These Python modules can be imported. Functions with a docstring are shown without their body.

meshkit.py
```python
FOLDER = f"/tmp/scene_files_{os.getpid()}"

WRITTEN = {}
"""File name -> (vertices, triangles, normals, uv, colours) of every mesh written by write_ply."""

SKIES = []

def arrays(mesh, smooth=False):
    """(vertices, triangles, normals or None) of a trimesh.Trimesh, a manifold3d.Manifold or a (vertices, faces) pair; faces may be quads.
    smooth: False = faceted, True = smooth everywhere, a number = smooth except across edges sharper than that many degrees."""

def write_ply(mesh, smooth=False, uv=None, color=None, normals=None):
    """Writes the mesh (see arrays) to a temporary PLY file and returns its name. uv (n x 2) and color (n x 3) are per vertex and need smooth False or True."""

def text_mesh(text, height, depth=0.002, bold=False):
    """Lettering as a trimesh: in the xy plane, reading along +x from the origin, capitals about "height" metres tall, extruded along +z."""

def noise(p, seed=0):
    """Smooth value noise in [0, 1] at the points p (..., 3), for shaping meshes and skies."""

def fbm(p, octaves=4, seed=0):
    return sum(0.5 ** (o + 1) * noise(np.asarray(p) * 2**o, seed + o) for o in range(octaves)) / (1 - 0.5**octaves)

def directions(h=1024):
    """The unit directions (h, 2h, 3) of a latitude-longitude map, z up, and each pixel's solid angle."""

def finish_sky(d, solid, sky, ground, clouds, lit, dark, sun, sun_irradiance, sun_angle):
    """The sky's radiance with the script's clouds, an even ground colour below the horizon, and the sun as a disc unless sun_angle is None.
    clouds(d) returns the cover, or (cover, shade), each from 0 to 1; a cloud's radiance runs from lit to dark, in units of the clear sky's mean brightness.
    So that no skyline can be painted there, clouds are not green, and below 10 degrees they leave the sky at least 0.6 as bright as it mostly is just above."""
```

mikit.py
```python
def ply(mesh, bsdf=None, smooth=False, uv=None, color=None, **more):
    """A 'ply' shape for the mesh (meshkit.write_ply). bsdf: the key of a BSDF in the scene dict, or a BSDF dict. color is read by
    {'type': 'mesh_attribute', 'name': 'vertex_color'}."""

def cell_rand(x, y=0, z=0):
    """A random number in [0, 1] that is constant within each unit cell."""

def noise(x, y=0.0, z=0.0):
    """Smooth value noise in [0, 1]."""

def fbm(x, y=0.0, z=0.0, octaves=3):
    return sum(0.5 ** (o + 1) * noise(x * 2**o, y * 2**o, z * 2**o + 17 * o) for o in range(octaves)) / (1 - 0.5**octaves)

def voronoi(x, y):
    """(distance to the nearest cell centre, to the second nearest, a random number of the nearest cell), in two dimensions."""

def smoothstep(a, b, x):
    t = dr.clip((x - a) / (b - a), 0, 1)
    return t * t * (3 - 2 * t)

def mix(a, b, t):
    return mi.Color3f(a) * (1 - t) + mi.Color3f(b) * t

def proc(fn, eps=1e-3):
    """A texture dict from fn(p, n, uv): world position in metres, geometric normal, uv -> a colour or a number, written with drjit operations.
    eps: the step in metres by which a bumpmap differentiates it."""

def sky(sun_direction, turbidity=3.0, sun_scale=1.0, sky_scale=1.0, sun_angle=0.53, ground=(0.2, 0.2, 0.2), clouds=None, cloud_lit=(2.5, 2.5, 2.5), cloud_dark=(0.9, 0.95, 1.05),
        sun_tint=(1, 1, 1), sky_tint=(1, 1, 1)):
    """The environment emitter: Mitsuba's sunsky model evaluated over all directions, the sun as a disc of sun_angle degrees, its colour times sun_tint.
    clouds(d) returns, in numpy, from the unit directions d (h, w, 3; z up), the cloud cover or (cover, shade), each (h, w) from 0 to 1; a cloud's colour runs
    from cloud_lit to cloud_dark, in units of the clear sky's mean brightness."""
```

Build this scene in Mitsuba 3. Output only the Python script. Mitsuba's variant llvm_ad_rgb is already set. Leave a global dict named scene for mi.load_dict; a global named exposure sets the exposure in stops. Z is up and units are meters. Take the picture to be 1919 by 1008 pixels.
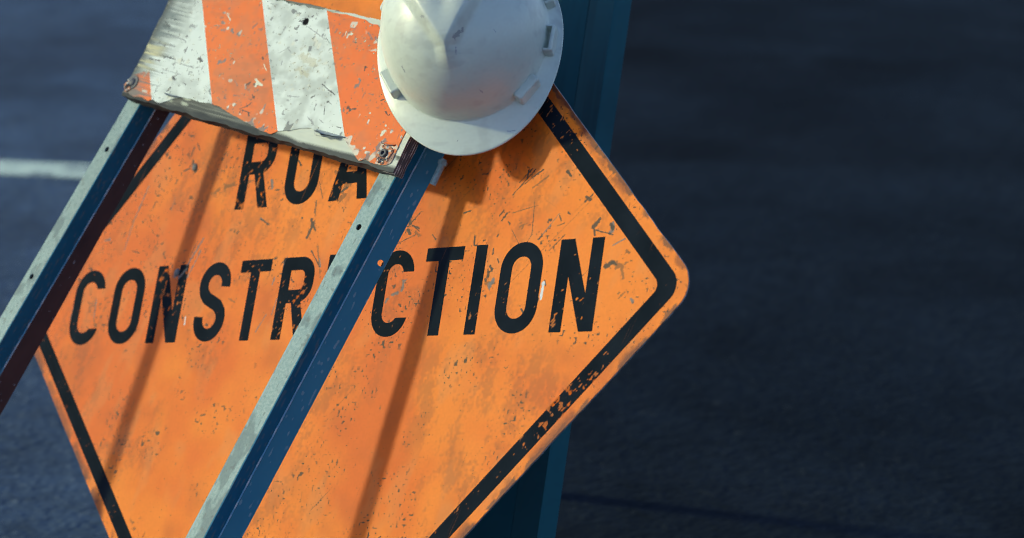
import math, numpy as np, trimesh, manifold3d as m3, drjit as dr, mitsuba as mi, mikit, meshkit
from mikit import noise, fbm, smoothstep, mix, cell_rand
from shapely.geometry import Polygon, Point, box, LineString, MultiPolygon
from shapely.ops import unary_union
from shapely import affinity

# ------------------------------------------------------------------ camera, sky, exposure
T = mi.ScalarTransform4f
EYE = [0.0, 0.0, 1.328]
scene = {
    "camera": {"type": "thinlens", "fov": 27.645, "fov_axis": "x", "near_clip": 0.05, "far_clip": 2000.0,
               "aperture_radius": 0.0095, "focus_distance": 2.52,
               "to_world": T().look_at(origin=EYE, target=[0.0, 0.963906, 1.328 - 0.266244], up=[-0.017182, 0.266204, 0.963764])},
    "sky": mikit.sky((-0.93, -0.045, 0.335), turbidity=3.0, sun_scale=1.0, sky_scale=1.75, sun_angle=3.6, ground=(0.05, 0.06, 0.09),
                     sky_tint=(1.45, 1.4, 1.6), sun_tint=(0.74, 1.02, 1.0)),
}
exposure = 1.5
labels = {}

# ------------------------------------------------------------------ frames of the leaning things
def frame(rot, org):
    m = np.eye(4); m[:3, :3] = rot; m[:3, 3] = org
    return m
def orth(r):
    u, _, v = np.linalg.svd(np.asarray(r, float)); return u @ v
SIGN = frame(orth([[0.74071, 0.12966, -0.65919], [-0.63135, 0.46976, -0.61703], [0.22966, 0.87322, 0.42982]]), [-0.2675, 2.5879, 0.5645])
BOARD = frame(orth([[0.72153, 0.40301, -0.56301], [-0.69184, 0.38765, -0.60917], [-0.02725, 0.82905, 0.55852]]), [-0.5441, 2.8318, 0.7846])
HAT = frame(orth([[-0.9752, 0.007, -0.221], [0.1758, -0.5817, -0.7942], [-0.1341, -0.8134, 0.5661]]), [-0.0568, 2.5079, 0.9238])

def to4(m): return T(m.tolist())

# ------------------------------------------------------------------ helpers
rng = np.random.default_rng(5)
BS = {}
def bsdf(name, d): scene[name] = d
def add(key, mesh, mat, m=None, smooth=False, label=None, **kw):
    k, i = key, 0
    while k in scene: i += 1; k = f"{key}_{i:03d}"
    d = mikit.ply(mesh, mat, smooth)
    if m is not None: d["to_world"] = to4(m)
    scene[k] = d
    if label or kw: labels[k] = {**({"label": label} if label else {}), **kw}
    return k
def thing(key, label, cat, **kw): labels[key] = {"label": label, "category": cat, **kw}; return key
def polys(g): return [q for q in (g.geoms if hasattr(g, "geoms") else [g]) if q.geom_type == "Polygon" and q.area > 1e-8]
def slab(g, z0, z1):
    out = []
    for q in polys(g):
        e = trimesh.creation.extrude_polygon(q, z1 - z0, engine="earcut"); e.apply_translation([0, 0, z0]); out.append(e)
    return trimesh.util.concatenate(out)
def mapped(mesh, o, a, b):
    a = np.asarray(a, float); b = np.asarray(b, float); a /= np.linalg.norm(a); b -= a * (a @ b); b /= np.linalg.norm(b)
    m = frame(np.c_[a, b, np.cross(a, b)], o); mesh = mesh.copy(); mesh.apply_transform(m); return mesh
def rbox(x, y, z, r, seg=10):
    s = m3.Manifold.sphere(r, seg)
    return m3.Manifold.batch_hull([s.translate([sx * (x / 2 - r), sy * (y / 2 - r), sz * (z / 2 - r)]) for sx in (-1, 1) for sy in (-1, 1) for sz in (-1, 1)])
def tm(man):
    m = man.to_mesh(); return trimesh.Trimesh(m.vert_properties[:, :3], m.tri_verts, process=False)

# ------------------------------------------------------------------ materials
def local(m):
    """World position -> coordinates in a thing's own frame, for textures."""
    r = m[:3, :3].T; o = m[:3, 3]
    def f(p):
        d = [p.x - float(o[0]), p.y - float(o[1]), p.z - float(o[2])]
        return [float(r[i, 0]) * d[0] + float(r[i, 1]) * d[1] + float(r[i, 2]) * d[2] for i in range(3)]
    return f
LS, LB, LH = local(SIGN), local(BOARD), local(HAT)

SIGN_MARKS = [(-0.2856,0.212,-0.2767,0.1971,0.00287,0),(-0.3025,0.2006,-0.2889,0.2027,0.00123,0),(-0.2884,0.2343,-0.292,0.222,0.00164,0),
    (-0.3112,0.2187,-0.3123,0.214,0.00123,0),(-0.2825,0.2386,-0.275,0.2285,0.00123,0),(-0.2719,0.0522,-0.2773,0.0463,0.0037,1),
    (-0.254,0.0545,-0.2688,0.0413,0.00205,1),(-0.2302,0.0971,-0.2553,0.0592,0.00164,1),(-0.231,0.0795,-0.2505,0.0421,0.00123,1),
    (-0.2419,0.0938,-0.2507,0.0758,0.00082,0),(-0.3768,0.1821,-0.3948,0.1352,0.00123,1),(-0.3948,0.1352,-0.4053,0.0879,0.00103,1),
    (-0.3845,0.1586,-0.4051,0.1118,0.00082,3),(-0.4547,0.1056,-0.4449,0.1067,0.00164,1),(-0.3567,0.1306,-0.354,0.1296,0.00103,0),
    (-0.4485,0.0164,-0.4464,-0.0106,0.00123,1),(-0.4464,-0.0106,-0.4386,-0.0235,0.00164,3),(-0.4995,0.0076,-0.5027,-0.0108,0.00082,1),
    (-0.2379,-0.0145,-0.2372,-0.025,0.00123,2),(-0.4693,0.0139,-0.4478,0.0061,0.00062,0),(-0.0093,0.1051,-0.0171,0.0866,0.00329,0),
    (-0.015,0.1113,-0.003,0.0961,0.00205,0),(-0.0081,0.1167,-0.01,0.1373,0.00082,3),(-0.0111,0.1374,-0.0109,0.1198,0.00062,0),
    (-0.1164,0.118,-0.0968,0.1094,0.00103,0),(-0.1177,0.1188,-0.1116,0.1162,0.00164,1),(-0.0337,0.1153,-0.0314,0.1145,0.00123,0),
    (0.0583,0.1617,0.0386,0.1515,0.0037,3),(0.0491,0.1668,0.063,0.1585,0.00287,0),(0.0431,0.1411,0.0363,0.1358,0.00329,3),
    (0.0447,0.1511,0.0338,0.1461,0.00205,0),(-0.1684,0.169,-0.1531,0.174,0.00329,3),(-0.2023,0.1699,-0.1861,0.1726,0.00329,3),
    (-0.2163,0.167,-0.2241,0.1621,0.00287,3),(-0.1084,0.1708,-0.1042,0.163,0.00287,1),(-0.0669,0.035,-0.0696,0.0248,0.00123,1),
    (0.0076,0.0738,0.0221,0.0315,0.00123,3),(-0.0034,0.0685,0.0175,0.046,0.00103,0),(0.0148,0.0569,0.0196,0.0459,0.00123,1),
    (0.0363,0.0602,0.0387,0.0586,0.00164,3),(-0.0489,0.0634,-0.0536,0.049,0.00062,1),(-0.1098,0.0514,-0.108,0.0366,0.00062,3),
    (0.1681,0.1061,0.1725,0.0947,0.00246,0),(0.1696,0.0865,0.1753,0.0821,0.00246,0),(0.1843,0.0837,0.1911,0.0785,0.00246,3),
    (0.1768,0.0924,0.1889,0.0882,0.00123,0),(0.1696,0.0065,0.1626,0.004,0.00246,1),(0.1778,0.0199,0.1767,0.0083,0.00246,1),
    (0.1534,-0.0012,0.1516,-0.006,0.00205,1),(0.143,0.0657,0.1571,0.0705,0.00062,0),(0.1571,0.0705,0.1851,0.0802,0.00062,0),
    (0.156,0.0922,0.1788,0.0916,0.00062,0),(0.1788,0.0916,0.1917,0.0839,0.00062,0),(0.1725,0.0947,0.1865,0.1078,0.00082,0),
    (0.4573,0.1107,0.4643,0.1076,0.00287,0),(0.4565,0.1062,0.4666,0.1127,0.00123,0),(0.4744,0.0736,0.4817,0.0821,0.00287,0),
    (0.4831,0.0833,0.4775,0.0785,0.00205,0),(0.4755,0.0723,0.4785,0.0644,0.00164,0),(0.4774,0.0702,0.5056,0.063,0.00082,0),
    (0.5032,0.0771,0.5034,0.0669,0.00287,1),(0.5002,0.076,0.5043,0.0706,0.00246,0),(0.5013,0.0253,0.5114,0.0299,0.0037,0),
    (0.5114,0.0299,0.5264,0.0242,0.00329,3),(0.5254,0.0211,0.5302,0.0116,0.00246,3),(0.5286,0.0429,0.533,0.0402,0.00246,3),
    (0.4043,0.0867,0.4078,0.0858,0.00205,0),(0.4201,0.091,0.4238,0.0842,0.00103,0),(0.4326,0.0941,0.4364,0.0913,0.00082,0),
    (0.2878,0.072,0.2889,0.0625,0.00205,0),(0.3219,0.0555,0.3224,0.0488,0.00164,0),(0.3316,0.0418,0.3341,0.0377,0.00123,0),
    (0.3397,0.0878,0.3428,0.085,0.00123,0),(0.3263,0.0726,0.3251,0.07,0.00123,0),(0.3291,0.0155,0.3243,0.0091,0.00287,1),
    (0.3185,0.0119,0.3322,0.0127,0.00205,3),(0.3212,0.033,0.3254,0.0295,0.00164,0),(0.4105,0.0098,0.4101,-0.0094,0.00246,2),
    (0.4059,-0.0093,0.405,-0.0131,0.00164,0),(0.4001,0.0038,0.3976,-0.009,0.00329,3),(0.3978,-0.0103,0.3887,-0.0281,0.00329,3),
    (0.3887,-0.0281,0.3739,-0.038,0.00329,3),(0.4117,0.0123,0.4146,0.0058,0.00123,0),(0.3946,0.0065,0.4036,0.0114,0.00123,0),
    (0.3873,0.001,0.3988,-0.0155,0.00123,0),(0.3816,-0.0215,0.3942,-0.0347,0.00164,0),(0.371,0.151,0.34,0.1212,0.00082,0),
    (0.3664,0.1527,0.3482,0.1367,0.00082,0),(0.3776,0.1479,0.3573,0.134,0.00062,0),(0.3839,0.15,0.3717,0.143,0.00082,0),
    (0.36,0.1505,0.3601,0.1411,0.00123,0),(0.4233,0.1444,0.4293,0.1387,0.00164,0),(0.3358,0.0987,0.3273,0.0892,0.00082,0),
    (0.3839,0.1057,0.3428,0.0983,0.00041,0),(0.3771,0.1147,0.3807,0.0697,0.00049,0),(0.3807,0.0697,0.3722,0.057,0.00041,0),
    (0.4183,0.078,0.4301,0.0813,0.00062,0),(0.5079,0.0502,0.5239,0.0569,0.00082,1),(0.3468,0.0781,0.3636,0.0574,0.00041,0),
    (0.3922,0.0625,0.4196,0.0936,0.00062,1),(0.4115,0.0485,0.4328,0.0669,0.00053,0),(0.4667,0.0141,0.4805,0.0262,0.00062,3),
    (0.5445,-0.0137,0.549,-0.0176,0.00164,1),(0.5267,-0.0132,0.5348,-0.006,0.00082,3),(0.3241,0.0967,0.3291,0.1018,0.00123,0),
    (0.2627,0.1032,0.2746,0.1058,0.00082,0),(0.2151,0.0785,0.2222,0.0713,0.00082,0),(0.3591,0.0807,0.3711,0.0847,0.00082,3),
    (0.3711,0.1284,0.394,0.1413,0.00123,3),(0.025,0.1832,0.0367,0.1764,0.00205,0),(0.0164,0.1765,0.0337,0.1679,0.00164,3),
    (-0.0616,0.1973,-0.0532,0.1892,0.00123,0),(0.1128,0.0629,0.1167,0.0585,0.00123,3),(0.0484,0.0021,0.0455,-0.019,0.00062,1),
    (-0.0707,-0.0159,-0.0861,-0.0387,0.00082,1),(-0.1124,-0.0001,-0.1209,-0.0292,0.00062,3),(-0.3307,0.1078,-0.3334,0.0844,0.00062,3),
    (-0.3104,0.1617,-0.3143,0.1422,0.00062,1),(-0.3853,0.0869,-0.3694,0.083,0.00082,0),(-0.153,0.0086,-0.1407,0.0037,0.00082,3),
    (-0.3975,-0.015,-0.3878,-0.0184,0.00082,0),(-0.0551,0.0054,-0.0601,-0.0162,0.00082,1),(-0.0501,0.1518,-0.0415,0.1423,0.00082,0),
    (-0.0114,0.1639,0.0008,0.1395,0.00062,0),]
BOARD_MARKS = [(0.2826,0.1617,0.2878,0.1618,0.00345,0),(0.273,0.1617,0.2811,0.1607,0.00115,0),(0.2427,0.0256,0.2577,0.0356,0.00115,0),
    (0.2485,0.0252,0.2654,0.0245,0.00115,0),(0.2472,0.0636,0.2521,0.0629,0.00192,0),(0.2502,0.0689,0.2511,0.0612,0.00192,2),
    (0.238,0.0643,0.2326,0.0593,0.00153,0),(0.253,0.0489,0.2578,0.0451,0.00153,0),(0.2377,0.1016,0.2406,0.0989,0.00115,0),
    (0.2474,0.0922,0.2561,0.0858,0.00115,2),(0.2599,0.0723,0.2618,0.0742,0.00115,0),(0.2615,0.0238,0.2663,0.02,0.00153,0),
    (0.2461,0.0255,0.2456,0.0199,0.00153,0),(0.1386,0.1265,0.1416,0.1254,0.00153,1),(0.1822,0.0901,0.1852,0.0891,0.00115,0),
    (0.2453,0.0696,0.2618,0.0647,0.00153,2),(0.1334,0.147,0.1426,0.1419,0.00115,2),(0.4292,0.0658,0.4353,0.0624,0.0023,0),
    (0.4393,0.064,0.4442,0.0657,0.00153,0),(0.426,0.122,0.4277,0.1162,0.00115,0),(0.3644,0.1612,0.3653,0.1567,0.00077,2),
    (0.3717,0.1578,0.3782,0.1604,0.00077,2),(0.4037,0.1663,0.4167,0.1585,0.00115,1),(0.419,0.1627,0.427,0.1565,0.00115,1),
    (0.5066,0.0416,0.5088,0.0472,0.00268,2),(0.479,0.0836,0.4825,0.0858,0.00153,0),(0.4956,0.0712,0.5007,0.0678,0.00153,0),
    (0.389,0.0793,0.3971,0.0763,0.00115,0),(0.3672,0.086,0.3899,0.078,0.00057,0),(0.2769,0.103,0.2783,0.0977,0.00115,1),
    (0.2746,0.1223,0.2842,0.1177,0.00077,1),(0.264,0.1126,0.2785,0.1246,0.00057,1),(0.2821,0.1592,0.3359,0.1447,0.00057,1),
    (0.3346,0.1468,0.3438,0.1422,0.00077,0),(0.2516,0.1486,0.2515,0.1406,0.00096,1),(0.3169,0.0595,0.3365,0.0617,0.00077,1),
    (0.3634,0.0683,0.3587,0.0644,0.00096,0),(0.3907,0.0659,0.3997,0.0631,0.00077,0),(0.3906,0.0583,0.3954,0.0478,0.00077,0),
    (0.3926,0.0396,0.4002,0.0373,0.00096,1),(0.427,0.0367,0.435,0.0368,0.00115,0),(0.3703,0.039,0.388,0.0311,0.00077,1),
    (0.3065,0.1161,0.337,0.1083,0.00537,3),(0.3125,0.0976,0.3312,0.0932,0.00345,3),(0.2061,0.0623,0.2169,0.0564,0.00057,1),
    (0.0719,0.122,0.0793,0.1215,0.00268,1),(0.0162,0.1127,0.0281,0.113,0.00345,0),(0.1201,0.0791,0.1278,0.0764,0.00192,0),
    (0.0864,0.0443,0.0943,0.0417,0.00153,0),(0.1124,0.0409,0.1202,0.0383,0.00115,0),(0.0917,0.0289,0.0901,0.0245,0.00115,0),
    (0.1691,0.0394,0.1761,0.0343,0.00115,0),(0.0339,0.1249,0.0334,0.1223,0.00115,0),(0.0704,0.0993,0.0783,0.0965,0.00096,1),
    (0.0141,0.1023,0.0704,0.0993,0.00077,1),(0.0251,0.0706,0.0742,0.0693,0.00077,0),(0.0574,0.0514,0.0994,0.0508,0.00057,1),
    (0.0889,0.0653,0.1191,0.0642,0.00077,1),(0.0142,0.0855,0.0614,0.0869,0.00096,1),(0.0198,0.0613,0.0435,0.0622,0.00153,0),]

def marks(x, y, table, kind, rough, size=1.0):
    """Scuffs with a shape of their own: capsules with a ragged outline."""
    best = mi.Float(9)
    for ax, ay, bx, by, r, k in table:
        if k != kind: continue
        ex, ey = bx - ax, by - ay; L2 = ex * ex + ey * ey + 1e-9
        t = dr.clip(((x - ax) * ex + (y - ay) * ey) / L2, 0, 1)
        dx, dy = x - ax - t * ex, y - ay - t * ey
        best = dr.minimum(best, dr.sqrt(dx * dx + dy * dy) / (r * size))
    return 1 - smoothstep(0.55, 1.15, best * (1.0 + rough))
def scratches(x, y, ang, across, along, lo, hi):
    c, s = math.cos(ang), math.sin(ang)
    return smoothstep(lo, hi, noise((x * c + y * s) * along, (-x * s + y * c) * across, 3.7))

def grime(x, y):
    """(dirt, dark scratch, pale scratch) on the sign face."""
    low = fbm(x * 9, y * 9, 1.3)
    patch = fbm(x * 26 + 3, y * 26, 5.1)
    dirt = smoothstep(0.50, 0.78, low * 0.45 + patch * 0.6)
    sc = scratches(x, y, 0.75, 620, 9, 0.87, 0.96) * smoothstep(0.50, 0.62, fbm(x * 11, y * 11, 9.0))
    sc = dr.maximum(sc, scratches(x, y, 1.25, 620, 11, 0.87, 0.96) * smoothstep(0.50, 0.62, fbm(x * 12 + 5, y * 12, 2.0)))
    sc = dr.maximum(sc, scratches(x, y, -0.5, 700, 14, 0.90, 0.98) * smoothstep(0.52, 0.62, fbm(x * 8, y * 8 + 4, 6.0)))
    speck = smoothstep(0.78, 0.90, noise(x * 330, y * 330, 1.0)) * smoothstep(0.50, 0.66, fbm(x * 20, y * 20, 8.0))
    worn = smoothstep(0.02, 0.25, x) * smoothstep(-0.05, 0.06, y)
    sc = dr.maximum(sc, worn * scratches(x, y, 0.72, 560, 7, 0.78, 0.92) * smoothstep(0.42, 0.58, fbm(x * 15, y * 15 + 2, 4.0)))
    sc = dr.maximum(sc, worn * scratches(x, y, 1.9, 640, 10, 0.87, 0.96) * smoothstep(0.45, 0.6, fbm(x * 13 + 7, y * 13, 5.0)))
    return dirt, dr.maximum(sc, speck)
def orange_face(x, y):
    dirt, dark = grime(x, y)
    tone = fbm(x * 6, y * 6, 2.0) * 0.7 + fbm(x * 24, y * 24, 3.0) * 0.3
    c = mix((0.635, 0.110, 0.007), (0.74, 0.180, 0.014), smoothstep(0.30, 0.66, tone + 0.12 * x))
    c = c * (0.93 + 0.12 * noise(x * 500, y * 500, 0.5))
    c = mix(c, (0.30, 0.055, 0.012), dirt * 0.32)
    # smears: grime dragged along the face, heavier beside the upper row of letters and under the board
    u, v = x * 0.34 + y * 0.94, -x * 0.94 + y * 0.34
    sm = fbm(u * 20, v * 38, 7.0) * 0.45 + fbm(u * 55, v * 120, 2.0) * 0.35 + noise(x * 300, y * 300, 9.0) * 0.2
    zone = smoothstep(0.46, 0.66, fbm(x * 6 + 3, y * 6, 15.0) + 0.10 * smoothstep(0.02, 0.16, y))
    c = mix(c, (0.17, 0.05, 0.02), 0.36 * zone * smoothstep(0.46, 0.68, sm))
    c = mix(c, (0.60, 0.22, 0.07), 0.25 * smoothstep(0.58, 0.75, fbm(u * 14 + 4, v * 30, 21.0)))
    rough = 0.9 * (noise(x * 230, y * 230, 2.0) - 0.5) + 0.8 * (noise(x * 520, y * 520, 7.0) - 0.5)
    c = mix(c, (0.16, 0.06, 0.02), 0.75 * marks(x, y, SIGN_MARKS, 3, rough * 1.4))
    c = mix(c, (0.13, 0.12, 0.13), 0.9 * marks(x, y, SIGN_MARKS, 1, rough))
    c = mix(c, (0.03, 0.025, 0.025), 0.93 * marks(x, y, SIGN_MARKS, 0, rough))
    c = mix(c, (0.035, 0.022, 0.018), dark * 0.95)
    c = mix(c, (0.55, 0.56, 0.6), marks(x, y, SIGN_MARKS, 2, rough * 0.6))
    return c
def sign_orange(p, n, uv):
    x, y, z = LS(p)
    edge = smoothstep(0.6285, 0.6325, dr.abs(x) + dr.abs(y) + 0.006 * (noise(x * 90, y * 90) - 0.5) + 0.004 * (noise(x * 300, y * 300) - 0.5))
    c = mix(orange_face(x, y), (0.05, 0.03, 0.03), edge * 0.75 * smoothstep(0.40, 0.6, noise(x * 60, y * 60, 4)))
    c = mix(c, (0.16, 0.035, 0.018), 0.7 * smoothstep(0.614, 0.630, dr.abs(x) + dr.abs(y)) * smoothstep(0.42, 0.62, fbm(x * 34, y * 34, 31.0)))
    return dr.select(z < 0.0008, mix((0.32, 0.34, 0.38), (0.12, 0.1, 0.1), noise(x * 150, y * 150)), c)
def sign_black(p, n, uv):
    x, y, z = LS(p)
    c = mix((0.005, 0.009, 0.015), (0.012, 0.018, 0.028), fbm(x * 30, y * 30, 1))
    # chips: where the legend has been rubbed the orange shows through
    rubbed = fbm(x * 8 + 2.3, y * 8, 11.0) - 0.12
    for zx, zy, zr in ((-0.285, 0.02, 0.05), (-0.02, -0.005, 0.045), (-0.15, 0.16, 0.05), (0.03, 0.15, 0.03), (0.30, -0.02, 0.05), (0.385, 0.0, 0.05), (0.44, -0.02, 0.04), (0.33, 0.29, 0.05), (0.42, 0.2, 0.05), (-0.12, 0.02, 0.04)):
        rubbed = rubbed + 0.26 * (1 - smoothstep(zr * 0.4, zr * 1.2, dr.sqrt(dr.square(x - zx) + dr.square(y - zy))))
    chip = noise(x * 170, y * 170, 3.0) * 0.45 + noise((x + y) * 110, (y - x) * 420, 5.0) * 0.35 + noise(x * 480, y * 480, 6.0) * 0.2
    m = smoothstep(0.0, 0.10, chip - 0.97 + 0.52 * rubbed)
    m = dr.maximum(m, 0.8 * scratches(x, y, 1.2, 520, 7, 0.84, 0.94) * smoothstep(0.44, 0.58, fbm(x * 12, y * 12, 23.0)))
    m = dr.maximum(m, scratches(x, y, 0.8, 700, 40, 0.9, 0.96) * smoothstep(0.46, 0.6, fbm(x * 14, y * 14, 3)))
    c = mix(c, mix((0.30, 0.115, 0.05), orange_face(x, y) * 0.85, noise(x * 90, y * 90, 17.0)), m)
    rough = 0.9 * (noise(x * 230, y * 230, 2.0) - 0.5)
    c = mix(c, (0.13, 0.12, 0.14), 0.8 * marks(x, y, SIGN_MARKS, 1, rough))
    return c
def sign_rough(p, n, uv):
    x, y, z = LS(p)
    return 0.38 + 0.25 * fbm(x * 20, y * 20, 4)
bsdf("mat_sign_orange", {"type": "principled", "base_color": mikit.proc(sign_orange), "roughness": 0.5, "specular": 0.13})
bsdf("mat_sign_black", {"type": "principled", "base_color": mikit.proc(sign_black), "roughness": 0.75, "specular": 0.02})

BV, BL = 0.1869, 0.5517      # barricade board: height, length
def board_rough(x, y): return 0.9 * (noise(x * 240, y * 240, 2.0) - 0.5) + 0.9 * (noise(x * 560, y * 560, 7.0) - 0.5)
def sheet_wear(x, y, c, dirt_c):
    dirt_c = mi.Color3f(dirt_c)
    rough = board_rough(x, y)
    d = smoothstep(0.5, 0.75, fbm(x * 16, y * 16, 2.0) * 0.6 + fbm(x * 60, y * 60, 4.0) * 0.5)
    c = mix(c, dirt_c, d * 0.5)
    edge = smoothstep(0.035, 0.0, y) * smoothstep(0.4, 0.7, fbm(x * 45, y * 45, 6.0))
    c = mix(c, dirt_c, edge * 0.6)
    peel = smoothstep(0.50, 0.56, fbm(x * 70, y * 70, 14.0) * 0.7 + 0.3 * noise(x * 200, y * 200, 3.0) - 0.205 + 0.19 * smoothstep(0.040, 0.010, y) * smoothstep(0.1, 0.2, x) + 0.14 * smoothstep(0.49, 0.545, x))
    c = mix(c, mix((0.14, 0.15, 0.16), (0.60, 0.60, 0.52), smoothstep(0.4, 0.65, noise(x * 110, y * 110, 6.0))), peel * 0.85)
    smear = smoothstep(0.46, 0.70, fbm(x * 9, y * 34, 27.0)) * smoothstep(0.3, 0.7, fbm(x * 60, y * 120, 5.0))
    c = mix(c, dirt_c * 0.7, 0.35 * smear)
    sc = scratches(x, y, 0.02, 800, 25, 0.90, 0.98) * smoothstep(0.48, 0.62, fbm(x * 14, y * 14, 9.0))
    sc = dr.maximum(sc, scratches(x, y, 0.9, 900, 30, 0.93, 0.99) * smoothstep(0.5, 0.62, fbm(x * 13 + 4, y * 13, 3.0)))
    speck = smoothstep(0.82, 0.9, noise(x * 260, y * 260, 1.0)) * smoothstep(0.54, 0.66, fbm(x * 24, y * 24, 8.0))
    c = mix(c, (0.10, 0.11, 0.12), dr.maximum(sc * 0.4, speck * 0.6))
    c = mix(c, (0.42, 0.36, 0.2), 0.45 * marks(x, y, BOARD_MARKS, 3, rough * 1.6))
    c = mix(c, (0.14, 0.15, 0.17), 0.6 * marks(x, y, BOARD_MARKS, 1, rough * 1.3))
    c = mix(c, (0.03, 0.03, 0.04), 0.9 * marks(x, y, BOARD_MARKS, 0, rough * 1.5, 0.85))
    c = mix(c, (0.62, 0.60, 0.48), marks(x, y, BOARD_MARKS, 2, rough * 1.3))
    # the scoured left end: paint dragged off along the board, the grain showing
    far = smoothstep(0.125, 0.0, x)
    drag = noise(x * 9, y * 190, 2.0) * 0.45 + noise(x * 22, y * 520, 6.0) * 0.35 + fbm(x * 40, y * 70, 4.0) * 0.2
    c = mix(c, (0.10, 0.13, 0.14), 0.85 * smoothstep(0.0, 0.5, far * 0.85 + drag - 0.92))
    end = smoothstep(0.022, 0.002, x + 0.012 * (drag - 0.5))
    c = mix(c, (0.045, 0.055, 0.065), 0.85 * end)
    pale = smoothstep(0.055, 0.02, x) * smoothstep(0.030, 0.012, dr.abs(y - 0.067)) * smoothstep(0.40, 0.58, drag)
    return mix(c, (0.55, 0.51, 0.30), 0.8 * pale)
def sheet_white(p, n, uv):
    x, y, z = LB(p)
    return sheet_wear(x, y, mix((0.60, 0.655, 0.635), (0.665, 0.715, 0.685), fbm(x * 12, y * 12, 1.0)), (0.28, 0.31, 0.29))
def sheet_orange(p, n, uv):
    x, y, z = LB(p)
    return sheet_wear(x, y, mix((0.76, 0.13, 0.02), (0.72, 0.165, 0.03), fbm(x * 12, y * 12, 1.0)), (0.5, 0.16, 0.07))
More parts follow.
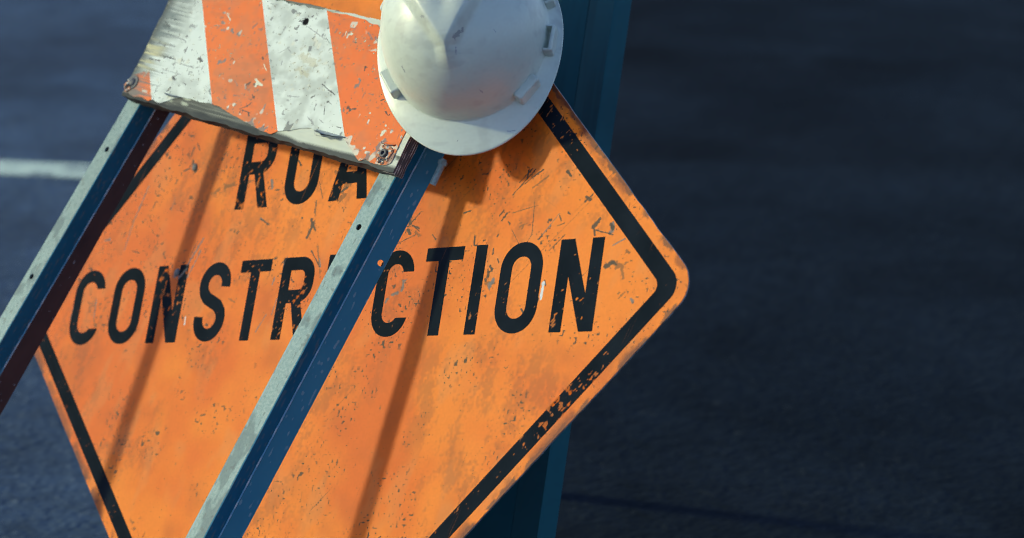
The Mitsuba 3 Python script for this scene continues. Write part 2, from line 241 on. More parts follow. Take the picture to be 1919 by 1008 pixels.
def plywood(p, n, uv):
    x, y, z = LB(p)
    grain = noise(x * 14, y * 330, 1.0) * 0.6 + noise(x * 40, y * 900, 3.0) * 0.4
    wood = mix((0.09, 0.095, 0.09), (0.20, 0.205, 0.18), smoothstep(0.2, 0.85, grain))
    paint = smoothstep(0.50, 0.60, fbm(x * 30, y * 50, 5.0) * 0.7 + 0.3 * noise(x * 60, y * 240, 3.0) + 0.40 * smoothstep(0.29, 0.36, x) - 0.11)
    wood = mix(wood, mix((0.44, 0.47, 0.38), (0.62, 0.65, 0.57), smoothstep(0.30, 0.36, x)), paint * 0.85)
    wood = mix(wood, (0.045, 0.05, 0.055), 0.92 * smoothstep(0.0125, 0.0065, y + 0.004 * noise(x * 40, 0, 2)))  # dark lower band: board edge and its shading put into the colour
    ply_ = noise(y * 14, z * 900, 4.0) * 0.5 + 0.5 * (smoothstep(0.25, 0.4, dr.abs(z / 0.0038 - dr.floor(z / 0.0038) - 0.5)))
    edge = mix((0.08, 0.08, 0.085), (0.60, 0.60, 0.56), smoothstep(0.35, 0.9, ply_ * (0.4 + 0.9 * noise(y * 120, z * 300, 1))))
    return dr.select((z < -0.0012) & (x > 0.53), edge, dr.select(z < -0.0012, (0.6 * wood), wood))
sheen = {"roughness": 0.45, "specular": 0.25}
bsdf("mat_sheet_white", {"type": "principled", "base_color": mikit.proc(sheet_white), **sheen})
bsdf("mat_sheet_orange", {"type": "principled", "base_color": mikit.proc(sheet_orange), **sheen})
bsdf("mat_plywood", {"type": "principled", "base_color": mikit.proc(plywood), "roughness": 0.8, "specular": 0.2})

def steel_pale(p, n, uv):  # lit tone of the leg steel put into the flange colour
    x, y, z = LB(p)
    sp = fbm(x * 420, y * 420, z * 420)
    c = mix((0.175, 0.265, 0.285), (0.25, 0.345, 0.355), smoothstep(0.25, 0.75, sp)) * (0.82 + 0.36 * fbm(x * 14, y * 7, 5.0))
    c = mix(c, (0.06, 0.10, 0.13), 0.6 * smoothstep(0.58, 0.72, fbm(x * 60, y * 30, 3.0)))
    return mix(c, (0.09, 0.11, 0.12), 0.5 * smoothstep(0.80, 0.90, noise(x * 260, y * 160, 9.0)))
def steel_blue(p, n, uv):  # shaded tone of the same leg steel put into the web colour
    x, y, z = LB(p)
    c = mix((0.003, 0.10, 0.20), (0.006, 0.13, 0.25), fbm(x * 40, y * 25, z * 40))
    return mix(c, (0.08, 0.16, 0.2), 0.5 * smoothstep(0.66, 0.8, noise(x * 300, y * 120, z * 300)))
def steel_shade(p, n, uv):  # shade and orange bounce from the sign put into the lip colour
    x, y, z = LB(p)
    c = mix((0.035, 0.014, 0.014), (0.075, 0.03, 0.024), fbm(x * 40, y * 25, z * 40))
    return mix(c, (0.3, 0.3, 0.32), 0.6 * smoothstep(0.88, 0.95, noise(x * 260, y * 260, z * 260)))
def post_paint(p, n, uv):
    x, y, z = LS(p)
    c = mix((0.010, 0.072, 0.100), (0.016, 0.098, 0.128), fbm(x * 14, y * 5, z * 14))
    return mix(c, (0.01, 0.05, 0.07), 0.5 * smoothstep(0.5, 0.75, fbm(x * 60, y * 6, 2.0)))
def steel_lip(p, n, uv):  # leg steel again, its sky-brightened shade put into the lip colour
    x, y, z = LB(p)
    c = mix((0.022, 0.145, 0.235), (0.04, 0.185, 0.27), fbm(x * 40, y * 25, z * 40))
    return mix(c, (0.25, 0.33, 0.38), 0.5 * smoothstep(0.74, 0.86, noise(x * 300, y * 120, z * 300)))
def steel_bend_glint(p, n, uv):  # crease highlight put into the colour of this bead
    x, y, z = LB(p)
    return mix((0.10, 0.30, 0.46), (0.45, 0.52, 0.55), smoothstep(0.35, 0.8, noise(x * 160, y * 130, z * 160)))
for nme, fn, ro, sp in (("pale", steel_pale, 0.55, 0.3), ("blue", steel_blue, 0.5, 0.08), ("rust", steel_shade, 0.6, 0.2), ("post", post_paint, 0.6, 0.06), ("lip", steel_lip, 0.45, 0.2), ("bend", steel_bend_glint, 0.5, 0.3)):
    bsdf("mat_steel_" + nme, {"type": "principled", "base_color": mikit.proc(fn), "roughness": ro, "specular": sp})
def bolt_fn(p, n, uv): return mix((0.05, 0.05, 0.06), (0.17, 0.17, 0.19), fbm(p.x * 200, p.y * 200, p.z * 200))
bsdf("mat_bolt", {"type": "principled", "base_color": mikit.proc(bolt_fn), "roughness": 0.6, "metallic": 0.2, "specular": 0.3})
bsdf("mat_dark", {"type": "principled", "base_color": {"type": "rgb", "value": (0.012, 0.012, 0.015)}, "roughness": 0.9, "specular": 0.05})

HAT_MARKS = [(-0.013, 0.060, -0.020, 0.053, 0.0014, 0), (-0.022, 0.052, -0.023, 0.049, 0.0010, 0), (0.020, 0.036, 0.024, 0.034, 0.0009, 0), (0.060, 0.070, 0.057, 0.076, 0.0007, 0), (-0.050, 0.128, -0.058, 0.127, 0.0010, 1), (-0.013, 0.068, -0.012, 0.074, 0.0007, 1),
             (-0.030, 0.100, -0.032, 0.101, 0.0007, 1), (0.010, 0.135, 0.011, 0.136, 0.0007, 0), (-0.055, 0.045, -0.057, 0.047, 0.0007, 1)]
def hat_fn(p, n, uv):
    x, y, z = LH(p)
    c = mix((0.50, 0.555, 0.505), (0.535, 0.58, 0.53), fbm(x * 30, y * 30, z * 30))
    c = c * (0.97 + 0.05 * noise(x * 420, y * 420, z * 420))
    rough = 1.1 * (noise(x * 420, y * 420, z * 420) - 0.5)
    c = mix(c, (0.16, 0.19, 0.23), 0.6 * marks(x, y, HAT_MARKS, 0, rough))
    c = mix(c, (0.22, 0.26, 0.32), 0.6 * marks(x, y, HAT_MARKS, 1, rough))
    hair = scratches(x, y, 0.6, 700, 30, 0.93, 0.99) * smoothstep(0.5, 0.62, fbm(x * 25, y * 25, z * 25))
    c = mix(c, (0.38, 0.43, 0.42), 0.5 * hair)
    dust = smoothstep(0.55, 0.75, fbm(x * 45, y * 45, z * 45 + 3))
    streak = smoothstep(0.50, 0.72, fbm(x * 30, y * 110, z * 60)) * smoothstep(0.4, 0.6, fbm(x * 18, y * 18, z * 18 + 5))
    c = mix(c, (0.30, 0.32, 0.32), 0.28 * streak)
    return mix(c, (0.36, 0.37, 0.34), 0.30 * dust)
bsdf("mat_hat", {"type": "principled", "base_color": mikit.proc(hat_fn), "roughness": 0.36, "specular": 0.6, "clearcoat": 0.25, "clearcoat_gloss": 0.75})

def asphalt_fn(p, n, uv):
    x, y = p.x, p.y
    a = fbm(x * 1.3, y * 1.3, 1.0); b = noise(x * 130, y * 130, 2.0); g = noise(x * 48, y * 48, 5.0)
    c = mix((0.033, 0.056, 0.096), (0.050, 0.078, 0.124), a)
    c = c * (0.66 + 0.26 * b + 0.22 * g + 0.26 * noise(x * 24, y * 24, 15.0)) * (0.78 + 0.44 * fbm(x * 4.5, y * 4.0, 12.0))
    c = mix(c, (0.11, 0.14, 0.18), smoothstep(0.82, 0.95, noise(x * 90, y * 90, 8.0)) * 0.6)
    stain = smoothstep(0.54, 0.72, fbm(x * 1.1 + 7, y * 1.3, 4.0))
    c = mix(c, (0.018, 0.022, 0.036), stain * 0.3)
    c = mix(c, (0.012, 0.016, 0.026), 0.3 * smoothstep(0.60, 0.72, fbm(x * 2.3, y * 2.3, 41.0)))
    return c
def asphalt_bump(p, n, uv): return 0.0022 * noise(p.x * 110, p.y * 110, 1.0) + 0.002 * noise(p.x * 45, p.y * 45, 3.0)
bsdf("mat_asphalt", {"type": "bumpmap", "arbitrary": mikit.proc(asphalt_bump, 2e-3), "scale": 1.0,
                     "bsdf": {"type": "principled", "base_color": mikit.proc(asphalt_fn), "roughness": 0.85, "specular": 0.25}})
def asphalt_dim_fn(p, n, uv): return asphalt_fn(p, n, uv) * (0.12 + 0.14 * fbm(p.x * 2.1, p.y * 2.1, 9.0))  # asphalt colour darkened throughout, lens falloff of the right side painted in
bsdf("mat_asphalt_dim", {"type": "bumpmap", "arbitrary": mikit.proc(asphalt_bump, 2e-3), "scale": 1.0,
                     "bsdf": {"type": "principled", "base_color": mikit.proc(asphalt_dim_fn), "roughness": 0.9, "specular": 0.06}})
def line_fn(p, n, uv):
    worn = fbm(p.x * 9, p.y * 30, 2.0) * 0.65 + noise(p.x * 120, p.y * 120, 4.0) * 0.35
    return mix((0.58, 0.66, 0.53), (0.16, 0.19, 0.20), smoothstep(0.56, 0.70, worn))
bsdf("mat_line", {"type": "principled", "base_color": mikit.proc(line_fn), "roughness": 0.7, "specular": 0.3})

# ------------------------------------------------------------------ ground
g = trimesh.Trimesh([[-700, -60, 0], [700, -60, 0], [700, 1200, 0], [-700, 1200, 0]], [[0, 1, 2], [0, 2, 3]])
add("asphalt_ground", g, "mat_asphalt", label="dark blue grey asphalt of the road surface behind the sign", kind="structure")
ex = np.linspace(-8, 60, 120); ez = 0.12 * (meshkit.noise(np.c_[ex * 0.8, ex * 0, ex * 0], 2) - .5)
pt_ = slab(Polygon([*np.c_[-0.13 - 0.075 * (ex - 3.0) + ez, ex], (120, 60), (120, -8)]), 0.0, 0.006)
add("asphalt_dim_strip", pt_, "mat_asphalt_dim", label="added dark strip to the right of the sign with lens darkening put into its colour", kind="structure")
ln = slab(Polygon([(-9.0, 6.62), (-9.0, 6.77), (-0.55, 5.765), (-0.55, 5.61)]), 0.0, 0.004)
add("road_line", ln, "mat_line", label="blurred white painted line on the asphalt at the left", kind="structure")

# ------------------------------------------------------------------ road sign
thing("road_sign", "scratched orange diamond construction sign leaning behind the striped barricade", "sign")
E = 0.6375
dia = lambda e, r: Polygon([(0, e), (e, 0), (0, -e), (-e, 0)]).buffer(-r).buffer(r, 16)
outl = dia(E, 0.035)
# nicked rim
pts = np.array(outl.segmentize(0.004).exterior.coords)[:-1]
wob = meshkit.noise(np.c_[pts * 90, np.zeros(len(pts))], 3) * 0.6 + meshkit.noise(np.c_[pts * 28, np.zeros(len(pts))], 7) * 0.8
pts = pts * (1 - 0.0035 * np.clip(wob - 0.55, 0, 1)[:, None])
add("road_sign__panel", slab(Polygon(pts), -0.0012, 0.0012), "mat_sign_orange", SIGN)
add("road_sign__border", slab(dia(0.616, 0.022).difference(dia(0.585, 0.012)), 0.0013, 0.0017), "mat_sign_black", SIGN)

LHGT, SW = 0.1112, 0.0178
def pill(w, h, r=None):
    r = min(w / 2, h / 2) if r is None else r
    return box(r, r, w - r, h - r).buffer(r, 20) if w > 2 * r + 1e-6 or h > 2 * r + 1e-6 else Point(w / 2, h / 2).buffer(r)
def ring(w, h, s, r=None): 
    o = pill(w, h, r if r else w / 2 * 0.98); return o.difference(o.buffer(-s, 20))
def glyph(ch, w):
    h, s = LHGT, SW
    if ch == "I": return box(0, 0, s, h)
    if ch == "O": return ring(w, h, s)
    if ch == "C": return ring(w, h, s).difference(box(w * 0.5, h * 0.215, w + 0.01, h * 0.745))
    if ch == "D": return pill(w, h, w * 0.48).union(box(0, 0, w * 0.5, h)).difference(pill(w, h, w * 0.48).union(box(0, 0, w * 0.5, h)).buffer(-s, join_style=2))
    if ch == "U": return ring(w, h, s).intersection(box(0, 0, w, h * 0.55)).union(box(0, h * 0.5, s, h)).union(box(w - s, h * 0.5, w, h))
    if ch == "T": return box(0, h - s * 0.95, w, h).union(box(w / 2 - s / 2, 0, w / 2 + s / 2, h))
    if ch == "N": return unary_union([box(0, 0, s, h), box(w - s, 0, w, h), Polygon([(0, h), (s * 1.15, h), (w, 0), (w - s * 1.15, 0)])])
    if ch == "A": return Polygon([(0, 0), (w * .5 - s * .55, h), (w * .5 + s * .55, h), (w, 0), (w - s * 1.05, 0), (w * .5, h * 0.83), (s * 1.05, 0)]).union(box(w * .22, h * .2, w * .78, h * .2 + s * 0.9))
    if ch == "R":
        bowl = pill(w, h * 0.56, w * 0.42).union(box(0, 0, w * 0.5, h * 0.56)); bowl = affinity.translate(bowl.difference(bowl.buffer(-s, join_style=1)), 0, h * 0.44)
        return unary_union([bowl, box(0, 0, s, h), Polygon([(w * 0.42, h * 0.47), (w * 0.42 + s, h * 0.47), (w, 0), (w - s * 1.08, 0)])])
    if ch == "S":
        r = (w - s) / 2; y1 = h - s / 2 - r; y0 = s / 2 + r
        up = [(w / 2 + r * math.cos(a), y1 + r * math.sin(a) * 1.0) for a in np.linspace(math.radians(-8), math.radians(185), 26)]
        mid = [(s / 2 + r * .10, y1 - r * .42), (w / 2 - r * .55, y1 - r * .80), (w / 2 + r * .55, y0 + r * .80), (w - s / 2 - r * .10, y0 + r * .42)]
        lo = [(w / 2 + r * math.cos(a), y0 + r * math.sin(a)) for a in np.linspace(math.radians(5), math.radians(-188), 26)]
        return LineString(up + mid + lo).buffer(s / 2, cap_style=2, join_style=1)
TOP = {"C": 0.0595}
def put(ch, x0, x1, ytop):
    gl = affinity.translate(glyph(ch, x1 - x0), x0, ytop - LHGT)
    add("road_sign__letter", slab(gl, 0.0013, 0.0017), "mat_sign_black", SIGN, label=f"black capital {ch}")
for ch, a, b in (("C", -.5010, -.4320), ("O", -.4090, -.3400), ("N", -.3163, -.2510), ("S", -.2185, -.1550), ("T", -.1377, -.0767), ("R", -.0534, .0105), ("U", .0345, .0995),
                 ("C", .1300, .1930), ("T", .2116, .2744), ("I", .2946, .3122), ("O", .3395, .4055), ("N", .4294, .4947)):
    put(ch, a, b, 0.0608)
for ch, a, b in (("R", -.1752, -.1084), ("O", -.0795, -.0140), ("A", .0121, .0850), ("D", .1060, .1700)):
    put(ch, a, b, 0.1345 + LHGT)
for x, y in ((-.2790, .2035), (-.2745, .0500)):     # nail heads the sheeting is dented round
    s = tm(m3.Manifold.sphere(0.0058, 18).scale([1, 1, .45])); s.apply_translation([x, y, .0014])
    add("road_sign__rivet", s, "mat_bolt", SIGN, True)

# ------------------------------------------------------------------ the stand behind the sign
thing("sign_stand", "dark teal folded steel post standing behind the orange sign and the white hard hat", "post")
zg = SIGN[2, 3]
def ground_y(x, z): return -(zg + SIGN[2, 0] * x + SIGN[2, 2] * z) / SIGN[2, 1]
def post_plate(x0, z0, x1, z1, ytop=0.85):
    q = [(x0, z0), (x1, z1)]; dx, dz = x1 - x0, z1 - z0; n = np.array([dz, -dx]) / math.hypot(dx, dz) * 0.003
    v = []
    for (x, z) in ((x0, z0), (x1, z1), (x1 + n[0], z1 + n[1]), (x0 + n[0], z0 + n[1])):
        v += [(x, ground_y(x, z), z), (x, ytop, z)]
    return trimesh.convex.convex_hull(np.array(v))
add("sign_stand__front_plate", post_plate(0.02, -0.256, 0.170, -0.270), "mat_steel_post", SIGN)
add("sign_stand__side_plate", post_plate(0.1715, -0.270, 0.222, -0.264), "mat_steel_post", SIGN)
add("sign_stand__rear_flange", post_plate(0.222, -0.2655, 0.217, -0.305), "mat_steel_post", SIGN)
br = trimesh.creation.cylinder(0.014, segment=[(SIGN @ [0.10, 0.2, -0.275, 1])[:3], (0.05, 3.35, 0.0)], sections=16)
bk = trimesh.creation.cylinder(0.012, segment=[(SIGN @ [0.10, 0.12, -0.265, 1])[:3], (SIGN @ [0.10, 0.12, -0.003, 1])[:3]], sections=16)
add("sign_stand__bracket", bk, "mat_steel_post", None, 30)
add("sign_stand__brace", br, "mat_steel_post", None, 30)

# ------------------------------------------------------------------ barricade
thing("barricade", "weathered barricade of an orange and white striped board on two steel legs", "barricade")
TH = 0.019
# plywood core: subdivided box with chewed edges
core = trimesh.creation.box([BL, BV, TH]); core.apply_translation([BL / 2, BV / 2, -TH / 2])
core = core.subdivide_to_size(0.006)
v = core.vertices.copy()
n1 = meshkit.fbm(np.c_[v * [28, 28, 30]], 3, 1) - 0.5; n2 = meshkit.noise(v * [160, 160, 160], 5) - 0.5
ed = np.minimum(np.minimum(v[:, 0], BL - v[:, 0]), np.minimum(v[:, 1], BV - v[:, 1]))
amt = np.clip(1 - ed / 0.010, 0, 1)
cdir = np.c_[np.sign(v[:, 0] - BL / 2) * (np.minimum(v[:, 0], BL - v[:, 0]) < 0.008), np.sign(v[:, 1] - BV / 2) * (np.minimum(v[:, 1], BV - v[:, 1]) < 0.008)]
v[:, :2] += cdir * (amt * (0.005 * n1 + 0.0012 * n2))[:, None]
front = v[:, 2] > -1e-6
v[front, 2] -= np.abs(n2[front]) * 0.0014 * (v[front, 1] < 0.04)
core.vertices = v
add("barricade__board", core, "mat_plywood", BOARD, 35, label="grey plywood with torn bare lower edge")

TEAR = [(0.0, .004), (.013, .006), (.027, .003), (.045, .0055), (.06, .003), (.0677, .0063), (.086, .0041), (.098, .0100), (.110, .0160), (.1212, .0206), (.142, .0215), (.163, .0205), (.1821, .0226), (.203, .0215), (.224, .0175), (.2489, .0135),
        (.276, .0095), (.298, .0060), (.3201, .0044), (.3305, .0111), (.346, .0150), (.363, .0215), (.3852, .0260), (.391, .0250), (.3964, .0184), (.416, .0205), (.4519, .0230), (.465, .0150), (.479, .0080), (.490, .0020), (.501, .0070), (.5101, .0041), (.524, .0040), (.540, .0072)]
tear = TEAR
low = []
for (x0, y0), (x1, y1) in zip(tear[:-1], tear[1:]):
    nst = max(1, int((x1 - x0) / 0.0025))
    for i in range(nst): low.append((x0 + (x1 - x0) * i / nst, y0 + (y1 - y0) * i / nst + 0.0009 * (rng.random() - .5)))
right = [(BL - 0.009 + 0.0015 * (rng.random() - .5), y) for y in np.arange(0.010, 0.184, 0.006)]
top = [(x, BV - 0.0035 + 0.003 * (rng.random() - .5) - (0.012 * max(0, min(1, (x - 0.375) / 0.07)) * (0.6 + .6 * rng.random()))) for x in np.arange(BL - 0.012, 0.006, -0.008)]
left = [(0.004 + 0.003 * (rng.random() - .5), y) for y in np.arange(0.18, 0.008, -0.006)]
sheet = Polygon(low + right + top + left).buffer(0)
sheet = sheet.difference(Point(.2840, .1627).buffer(0.0052)).difference(Polygon([(.279, .1645), (.2745, .1640), (.281, .1612)]))
hole2 = Polygon([(.523, .025), (.529, .0265), (.534, .022), (.531, .015), (.524, .0125), (.519, .017)])
sheet = sheet.difference(hole2)
cs = [.0720, .2070, .3392, .4717, .6040]; TN = 0.8693
band = lambda a, b: Polygon([(a - TN, 1), (a + TN, -1), (b + TN, -1), (b - TN, 1)])
frag = band(-1, cs[0]).intersection(Polygon([(0, 0), (.1, 0), (.1, .02), (.042, .047), (.020, .040), (0, .030)]))
orange = [sheet.intersection(frag), sheet.intersection(band(cs[1], cs[2])), sheet.intersection(band(cs[3], cs[4]))]
white = sheet
for o in orange: white = white.difference(o)
add("barricade__white_stripe", slab(white.intersection(band(-1, cs[1])), 0.0003, 0.0011), "mat_sheet_white", BOARD, label="white stripe scoured at its left end")
add("barricade__white_stripe", slab(white.intersection(band(cs[2], cs[3])), 0.0003, 0.0011), "mat_sheet_white", BOARD, label="white stripe with a bolt hole near its top")
add("barricade__white_stripe", slab(white.intersection(band(cs[4], 5)), 0.0003, 0.0011), "mat_sheet_white", BOARD)
add("barricade__orange_stripe", slab(orange[1], 0.0003, 0.0011), "mat_sheet_orange", BOARD, label="orange stripe with chipped patch in its middle")
add("barricade__orange_stripe", slab(orange[2], 0.0003, 0.0011), "mat_sheet_orange", BOARD, label="orange stripe torn round a bolt at the board's lower right corner")
add("barricade__orange_stripe", slab(orange[0], 0.0003, 0.0011), "mat_sheet_orange", BOARD, label="scrap of orange sheeting left at the lower left corner")
# curled flaps of torn sheeting
def curl(x0, x1, y, r, n=14, m=10, turn=2.6, seed=1):
    us = np.linspace(0, 1, n); vs = np.linspace(0, 1, m); P = []
    for u in us:
        rr = r * (0.35 + 0.75 * math.sin(math.pi * min(1, u * 1.05)) + .15 * math.sin(u * 17 + seed))
        for w in vs:
            a = w * turn
            P.append((x0 + (x1 - x0) * u, y + rr * math.sin(a) * -1.0 - w * rr * .6, 0.0015 + rr * (1 - math.cos(a)) * .8))
    P = np.array(P); F = []
    for i in range(n - 1):
        for j in range(m - 1):
            a = i * m + j; F += [(a, a + m, a + 1), (a + 1, a + m, a + m + 1)]
    F = np.array(F)
    return trimesh.Trimesh(np.vstack([P, P + [0, 0.0004, 0.0005]]), np.vstack([F, F[:, ::-1] + len(P)]), process=False)
bsdf("mat_sheet_back", {"type": "principled", "base_color": mikit.proc(lambda p, n, uv: mix((0.16, 0.2, 0.24), (0.30, 0.34, 0.36), noise(p.x * 300, p.y * 300, p.z * 300))), "roughness": 0.5})
add("barricade__sheeting_flap", curl(.3964, .4500, .0265, .0052), "mat_sheet_back", BOARD, True, label="curled flap of torn sheeting")
add("barricade__sheeting_flap", curl(.086, .121, .020, .0022, seed=3), "mat_sheet_back", BOARD, True)
add("barricade__sheeting_flap", curl(.512, .537, .034, .0028, turn=2.0, seed=5), "mat_sheet_orange", BOARD, True)

def bolt(x, y, z, r=0.0068, hollow=False):
    w = trimesh.creation.cylinder(r * 1.7, 0.0016, sections=28); w.apply_translation([0, 0, .0008])
    hd = tm(m3.Manifold.sphere(r, 22).scale([1, 1, .55]) if not hollow else m3.Manifold.cylinder(.004, r, r, 6) - m3.Manifold.cylinder(.01, r * .5, r * .5, 16).translate([0, 0, .001]))
    hd.apply_translation([0, 0, .0016 - (0 if hollow else .0003)])
    c = trimesh.util.concatenate([w, hd]); c.apply_translation([x, y, z]); return c
add("barricade__bolt", bolt(.5262, .0190, -0.0002, .0055, True), "mat_bolt", BOARD, 30, label="rusty bolt in torn sheeting at lower right corner")
add("barricade__bolt", bolt(.0120, .0223, 0.0008, .0062), "mat_bolt", BOARD, 30, label="bolt head at lower left corner")
add("barricade__bolt_hole", mapped(slab(Point(0, 0).buffer(0.0051), -.0006, 0.0003), [.2840, .1627, 0.0], [1, 0, 0], [0, 1, 0]), "mat_dark", BOARD)

def torn_fn(p, n, uv):
    x, y, z = LB(p)
    q = fbm(x * 240, y * 240, z * 240)
    c = mix((0.06, 0.06, 0.07), (0.55, 0.22, 0.12), smoothstep(0.40, 0.55, q))
    return mix(c, (0.55, 0.53, 0.48), smoothstep(0.56, 0.66, noise(x * 330, y * 330, z * 330) * 0.6 + q * 0.4))
bsdf("mat_torn", {"type": "principled", "base_color": mikit.proc(torn_fn), "roughness": 0.6, "specular": 0.2})
def crumple(R0, r0, amp, seed, cut=1.0):
    t = trimesh.creation.torus(R0, r0, major_sections=72, minor_sections=18) if R0 else trimesh.creation.icosphere(4, r0)
    v = t.vertices.copy(); d = meshkit.fbm(v * 260 + seed, 3, seed) - 0.5
    nrm = t.vertex_normals; v = v + nrm * (d * amp)[:, None]; v[:, 2] *= 0.55; t.vertices = v
    return t
c1 = crumple(0.0095, 0.0034, 0.0075, 4); c1.apply_translation([.5262, .0195, .0012])
add("barricade__torn_sheeting", c1, "mat_torn", BOARD, False, label="sheeting torn up round the right bolt")
c2 = crumple(0, 0.0085, 0.012, 9); c2.apply_translation([.0075, .0165, .0005])
add("barricade__torn_sheeting", c2, "mat_torn", BOARD, False, label="crumpled lump at the lower left corner")

# legs: folded sheet steel, front flange, web and lip
TK, FW = 0.0022, 0.0270
UPB = BOARD[:3, :3].T @ np.array([0, 0, 1.0])
def leg(u_top, slope, lip_mat, fl_holes, lip_holes, lab, wd, lw, lw1, tiltn=0.0):
    a = np.array([-slope, -1.0, tiltn]); a /= np.linalg.norm(a)                    # down the leg, in the board's frame
    zb = BOARD[2, 3]
    o = np.array([u_top, 0.0, -TH - 0.001]) - a * 0.170
    # start of the leg 0.17 m above the board's lower edge
    b = np.array([1.0, 0, 0]); b = b - a * (a @ b); b /= np.linalg.norm(b)          # across
    n = np.cross(b, -a)
    if n[2] < 0: n = -n
    def run(pt): return (zb + BOARD[2, :3] @ pt) / -(BOARD[2, :3] @ a)               # down to the ground
    key = "barricade__leg"
    fl = box(0, 0, run(o), FW)
    for s_, w_ in fl_holes: fl = fl.difference(Point(s_, w_).buffer(0.0041))
    plugs = [trimesh.creation.cylinder(0.0062, 0.002, sections=20) for _ in fl_holes]
    fl = slab(fl, -TK, 0)
    def fit(mesh, org, x, y):
        x = np.asarray(x) / np.linalg.norm(x); y = y / np.linalg.norm(y); z = np.cross(x, y)
        mesh = mesh.copy(); mesh.apply_transform(frame(np.c_[x, y, z], org))
        return mesh
    # x down the leg, y across to the right: x cross y points outwards
    front = fit(fl, o, a, b)
    if np.cross(a, b)[2] < 0: front.apply_translation(-n * TK)
    kname = add(key, front, "mat_steel_pale", BOARD, label=lab)
    for (s_, w_), pg in zip(fl_holes, plugs):
        pg.apply_transform(frame(np.c_[a, b, np.cross(a, b)], o + a * s_ + b * w_ - n * (TK + 0.0016)))
        add(kname + "__bolt", pg, "mat_dark", BOARD)  # dark discs backing the holes, the shade inside put into their colour
    o2 = o + b * FW
    web = fit(slab(box(0, 0.0, run(o2), wd), 0.0001, TK), o2, a, -n); web.apply_translation(-b * 0.0)
    add(kname + "__web", web, "mat_steel_blue", BOARD)
    o3 = o2 - n * (wd + 0.0003)
    ldir = -n * 0.80 + b * 0.60
    L3 = run(o3); lp = Polygon([(0, 0), (L3, 0), (L3, lw1), (0.62, lw1), (0.17, lw), (0, lw)])
    for s_, w_ in lip_holes: lp = lp.difference(Point(s_, w_).buffer(0.0040))
    lip = fit(slab(lp, 0.0001, TK), o3, a, ldir)
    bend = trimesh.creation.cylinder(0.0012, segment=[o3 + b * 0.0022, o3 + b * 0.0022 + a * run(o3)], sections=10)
    add(kname + "__bend", bend, "mat_steel_bend", BOARD, True, label="thin pale bead with the highlight of the fold put into its colour")
    add(kname + "__lip", lip, lip_mat, BOARD, label="lip with shade and orange bounce put into its brown colour" if lip_mat.endswith("rust") else None)
leg(-0.0080, 0.104, "mat_steel_rust", [(.170 + .073, .0150), (.170 + .276, .0140)], [], "left steel leg with a lip coloured brown as shade and orange bounce", 0.026, 0.0205, 0.0295)
leg(0.5107, 0.057, "mat_steel_lip", [(.170 + .072, .0125)], [(.170 + .098, .019)], "right steel leg with its shaded web coloured dark blue", 0.0205, 0.026, 0.026)
# hinge bolt sticking out beside the right leg
HINGE = [.5780, .0270, -.044]
hb = trimesh.creation.cylinder(.0042, .034, sections=18)
hb = trimesh.util.concatenate([hb, *[q for q in [trimesh.creation.cylinder(.0062, .005, sections=6)] if q.apply_translation([0, 0, .012]) is not None]])
ax = np.array([.04, 1.0, .06]); ax /= np.linalg.norm(ax); bx_ = np.cross(ax, [0, 0, 1.]); bx_ /= np.linalg.norm(bx_)
hb.apply_transform(frame(np.c_[bx_, np.cross(ax, bx_), ax], HINGE))
add("barricade__hinge_bolt", hb, "mat_steel_pale", BOARD, 30, label="worn grey bolt end beside the right leg")

# ------------------------------------------------------------------ hard hat
thing("hard_hat", "white hard hat with a scuffed shell hanging on the barricade's upper right corner", "hard hat")
WC, LC, LCB, HC = 0.0981, 0.1099, 0.1115, 0.012
WR, LF, LBK = 0.1108, 0.1470, 0.1202
DH = 0.118
NA, NP, NB = 288, 110, 16
TIP = 0.062          # where the raised vee begins, forward of the centre
def sg(x, q): return np.sign(x) * np.abs(x) ** q
def crease(az):      # az from hat's side (+x) towards the front (+y)
    c, s = np.cos(az), np.sin(az)
    return WC * sg(c, .96), np.where(s > 0, LC, LCB) * sg(s, .98)
def dome(az, t):     # t 0 at the crown, 1 at the crease
    x1, y1 = crease(az); r = np.sin(t * np.pi / 2) ** 0.93
    h = np.clip(np.cos(t * np.pi / 2), 0, 1) ** 0.92
    return np.stack([x1 * r, y1 * r, HC + DH * h], -1)
def vee(x, y):
    """Height of the raised centre panel, a vee whose point faces the front."""
    s = TIP - y; x = x + 0.002
    hw = 0.004 + 0.60 * np.clip(s, 0, None) - 0.9 * np.clip(s - 0.075, 0, None) ** 1.3
    hw = np.maximum(hw, 0.0)
    side = np.abs(x) - hw
    ss = lambda a, b, v: (lambda t: t * t * (3 - 2 * t))(np.clip((v - a) / (b - a), 0, 1))
    across = 1 - ss(-0.007, 0.0125, side)
    tip = ss(-0.030, 0.012, s)
    back = 1 - ss(0.10, 0.15, s)
    mid = 1 - 0.35 * np.exp(-(x / 0.012) ** 2) * ss(0.01, 0.05, s)
    return 0.0112 * across * tip * back * mid
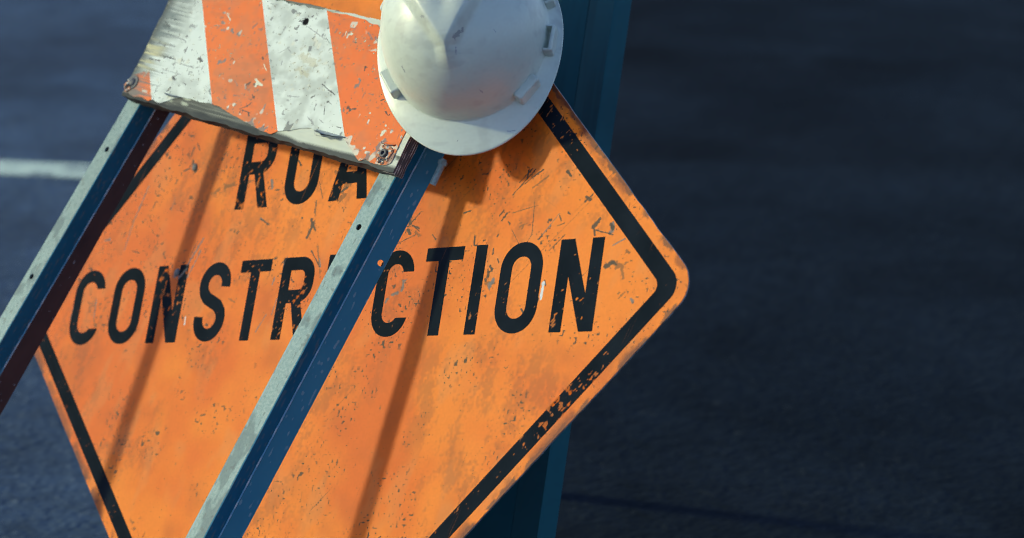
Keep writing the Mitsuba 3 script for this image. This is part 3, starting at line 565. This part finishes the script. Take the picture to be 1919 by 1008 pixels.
def hat_mesh(off=0.0):
    az = np.linspace(0, 2 * np.pi, NA, endpoint=False)
    rows = []
    for t in np.linspace(0.004, 1, NP):
        p = dome(az, np.full(NA, t)); e = 1e-3
        d1 = dome(az + e, np.full(NA, t)) - p; d2 = dome(az, np.full(NA, min(t + e, 1.0001))) - dome(az, np.full(NA, t - e))
        nn = np.cross(d2, d1); nn /= np.linalg.norm(nn, axis=1, keepdims=True) + 1e-12
        nn *= np.sign((nn * p).sum(1))[:, None]
        rows.append(p + nn * (vee(p[:, 0], p[:, 1]) + off)[:, None])
    c, s = np.cos(az), np.sin(az); x1, y1 = crease(az)
    x2, y2 = WR * c, np.where(s > 0, LF, LBK) * s
    fr = np.clip(s, 0, None) ** 2
    for i in range(1, NB + 1):
        w = i / NB
        z = HC * (1 - w) * (1 - 0.35 * w) + 0.0015 * fr * w ** 1.5 + off
        rows.append(np.c_[x1 + (x2 - x1) * w, y1 + (y2 - y1) * w, z])
    return rows
outer, inner = hat_mesh(0.0), hat_mesh(-0.0036)
rim = []
for i, a in enumerate(np.linspace(0, np.pi, 7)[1:-1]):
    o_, i_ = outer[-1], inner[-1]; mid = (o_ + i_) / 2; out = o_ * [1, 1, 0]; out /= np.linalg.norm(out, axis=1, keepdims=True)
    rim.append(mid + (o_ - mid) * math.cos(a) + out * 0.0020 * math.sin(a))
rows = outer + rim + inner[::-1]
V = np.vstack(rows); F = []
R_ = len(rows); idx = np.arange(NA)
for i in range(R_ - 1):
    a0, a1 = i * NA + idx, i * NA + (idx + 1) % NA; b0, b1 = a0 + NA, a1 + NA
    F += [np.c_[a0, b0, a1], np.c_[a1, b0, b1]]
F = np.vstack(F)
V = np.vstack([V, [[0, 0, outer[0][:, 2].mean()]], [[0, 0, inner[0][:, 2].mean()]]])
F = np.vstack([F, np.c_[np.full(NA, len(V) - 2), idx, (idx + 1) % NA], np.c_[np.full(NA, len(V) - 1), (R_ - 1) * NA + (idx + 1) % NA, (R_ - 1) * NA + idx]])
shell = trimesh.Trimesh(V, F, process=False)
if shell.volume < 0: shell.invert()
HK = 1.0306
shell.apply_scale(HK)
add("hard_hat__shell", shell, "mat_hat", HAT, 50)
def lug(az, w, dpt, hgt, z, pocket, dx=0.0):
    x, y = (float(q) for q in crease(np.array(az))); ang = math.atan2(y / LC ** 2, x / WC ** 2)
    m = rbox(w, dpt, hgt, 0.003, 16)
    if pocket: m = m - rbox(w - .006, dpt - .0062, hgt, 0.0012).translate([0, -0.0008, .004])
    m = tm(m)
    nx, ny = math.cos(ang), math.sin(ang)
    fr = frame(np.c_[[-ny, nx, 0], [nx, ny, 0], [0, 0, 1.]] @ np.diag([-1, 1, 1]) @ np.diag([1, 1, 1]), [x + nx * dx, y + ny * dx, z])
    m.apply_transform(fr)
    if np.linalg.det(fr[:3, :3]) < 0: m.invert()
    m.apply_scale(HK)
    return m
for az, pocket in ((math.pi - 0.77, False), (0.52, False), (math.pi - 0.17, True), (math.pi + 0.36, True), (-0.45, True)):
    add("hard_hat__slot_lug", lug(az, .034, .013, .019, .0165, pocket, 0.0035), "mat_hat", HAT, 40)
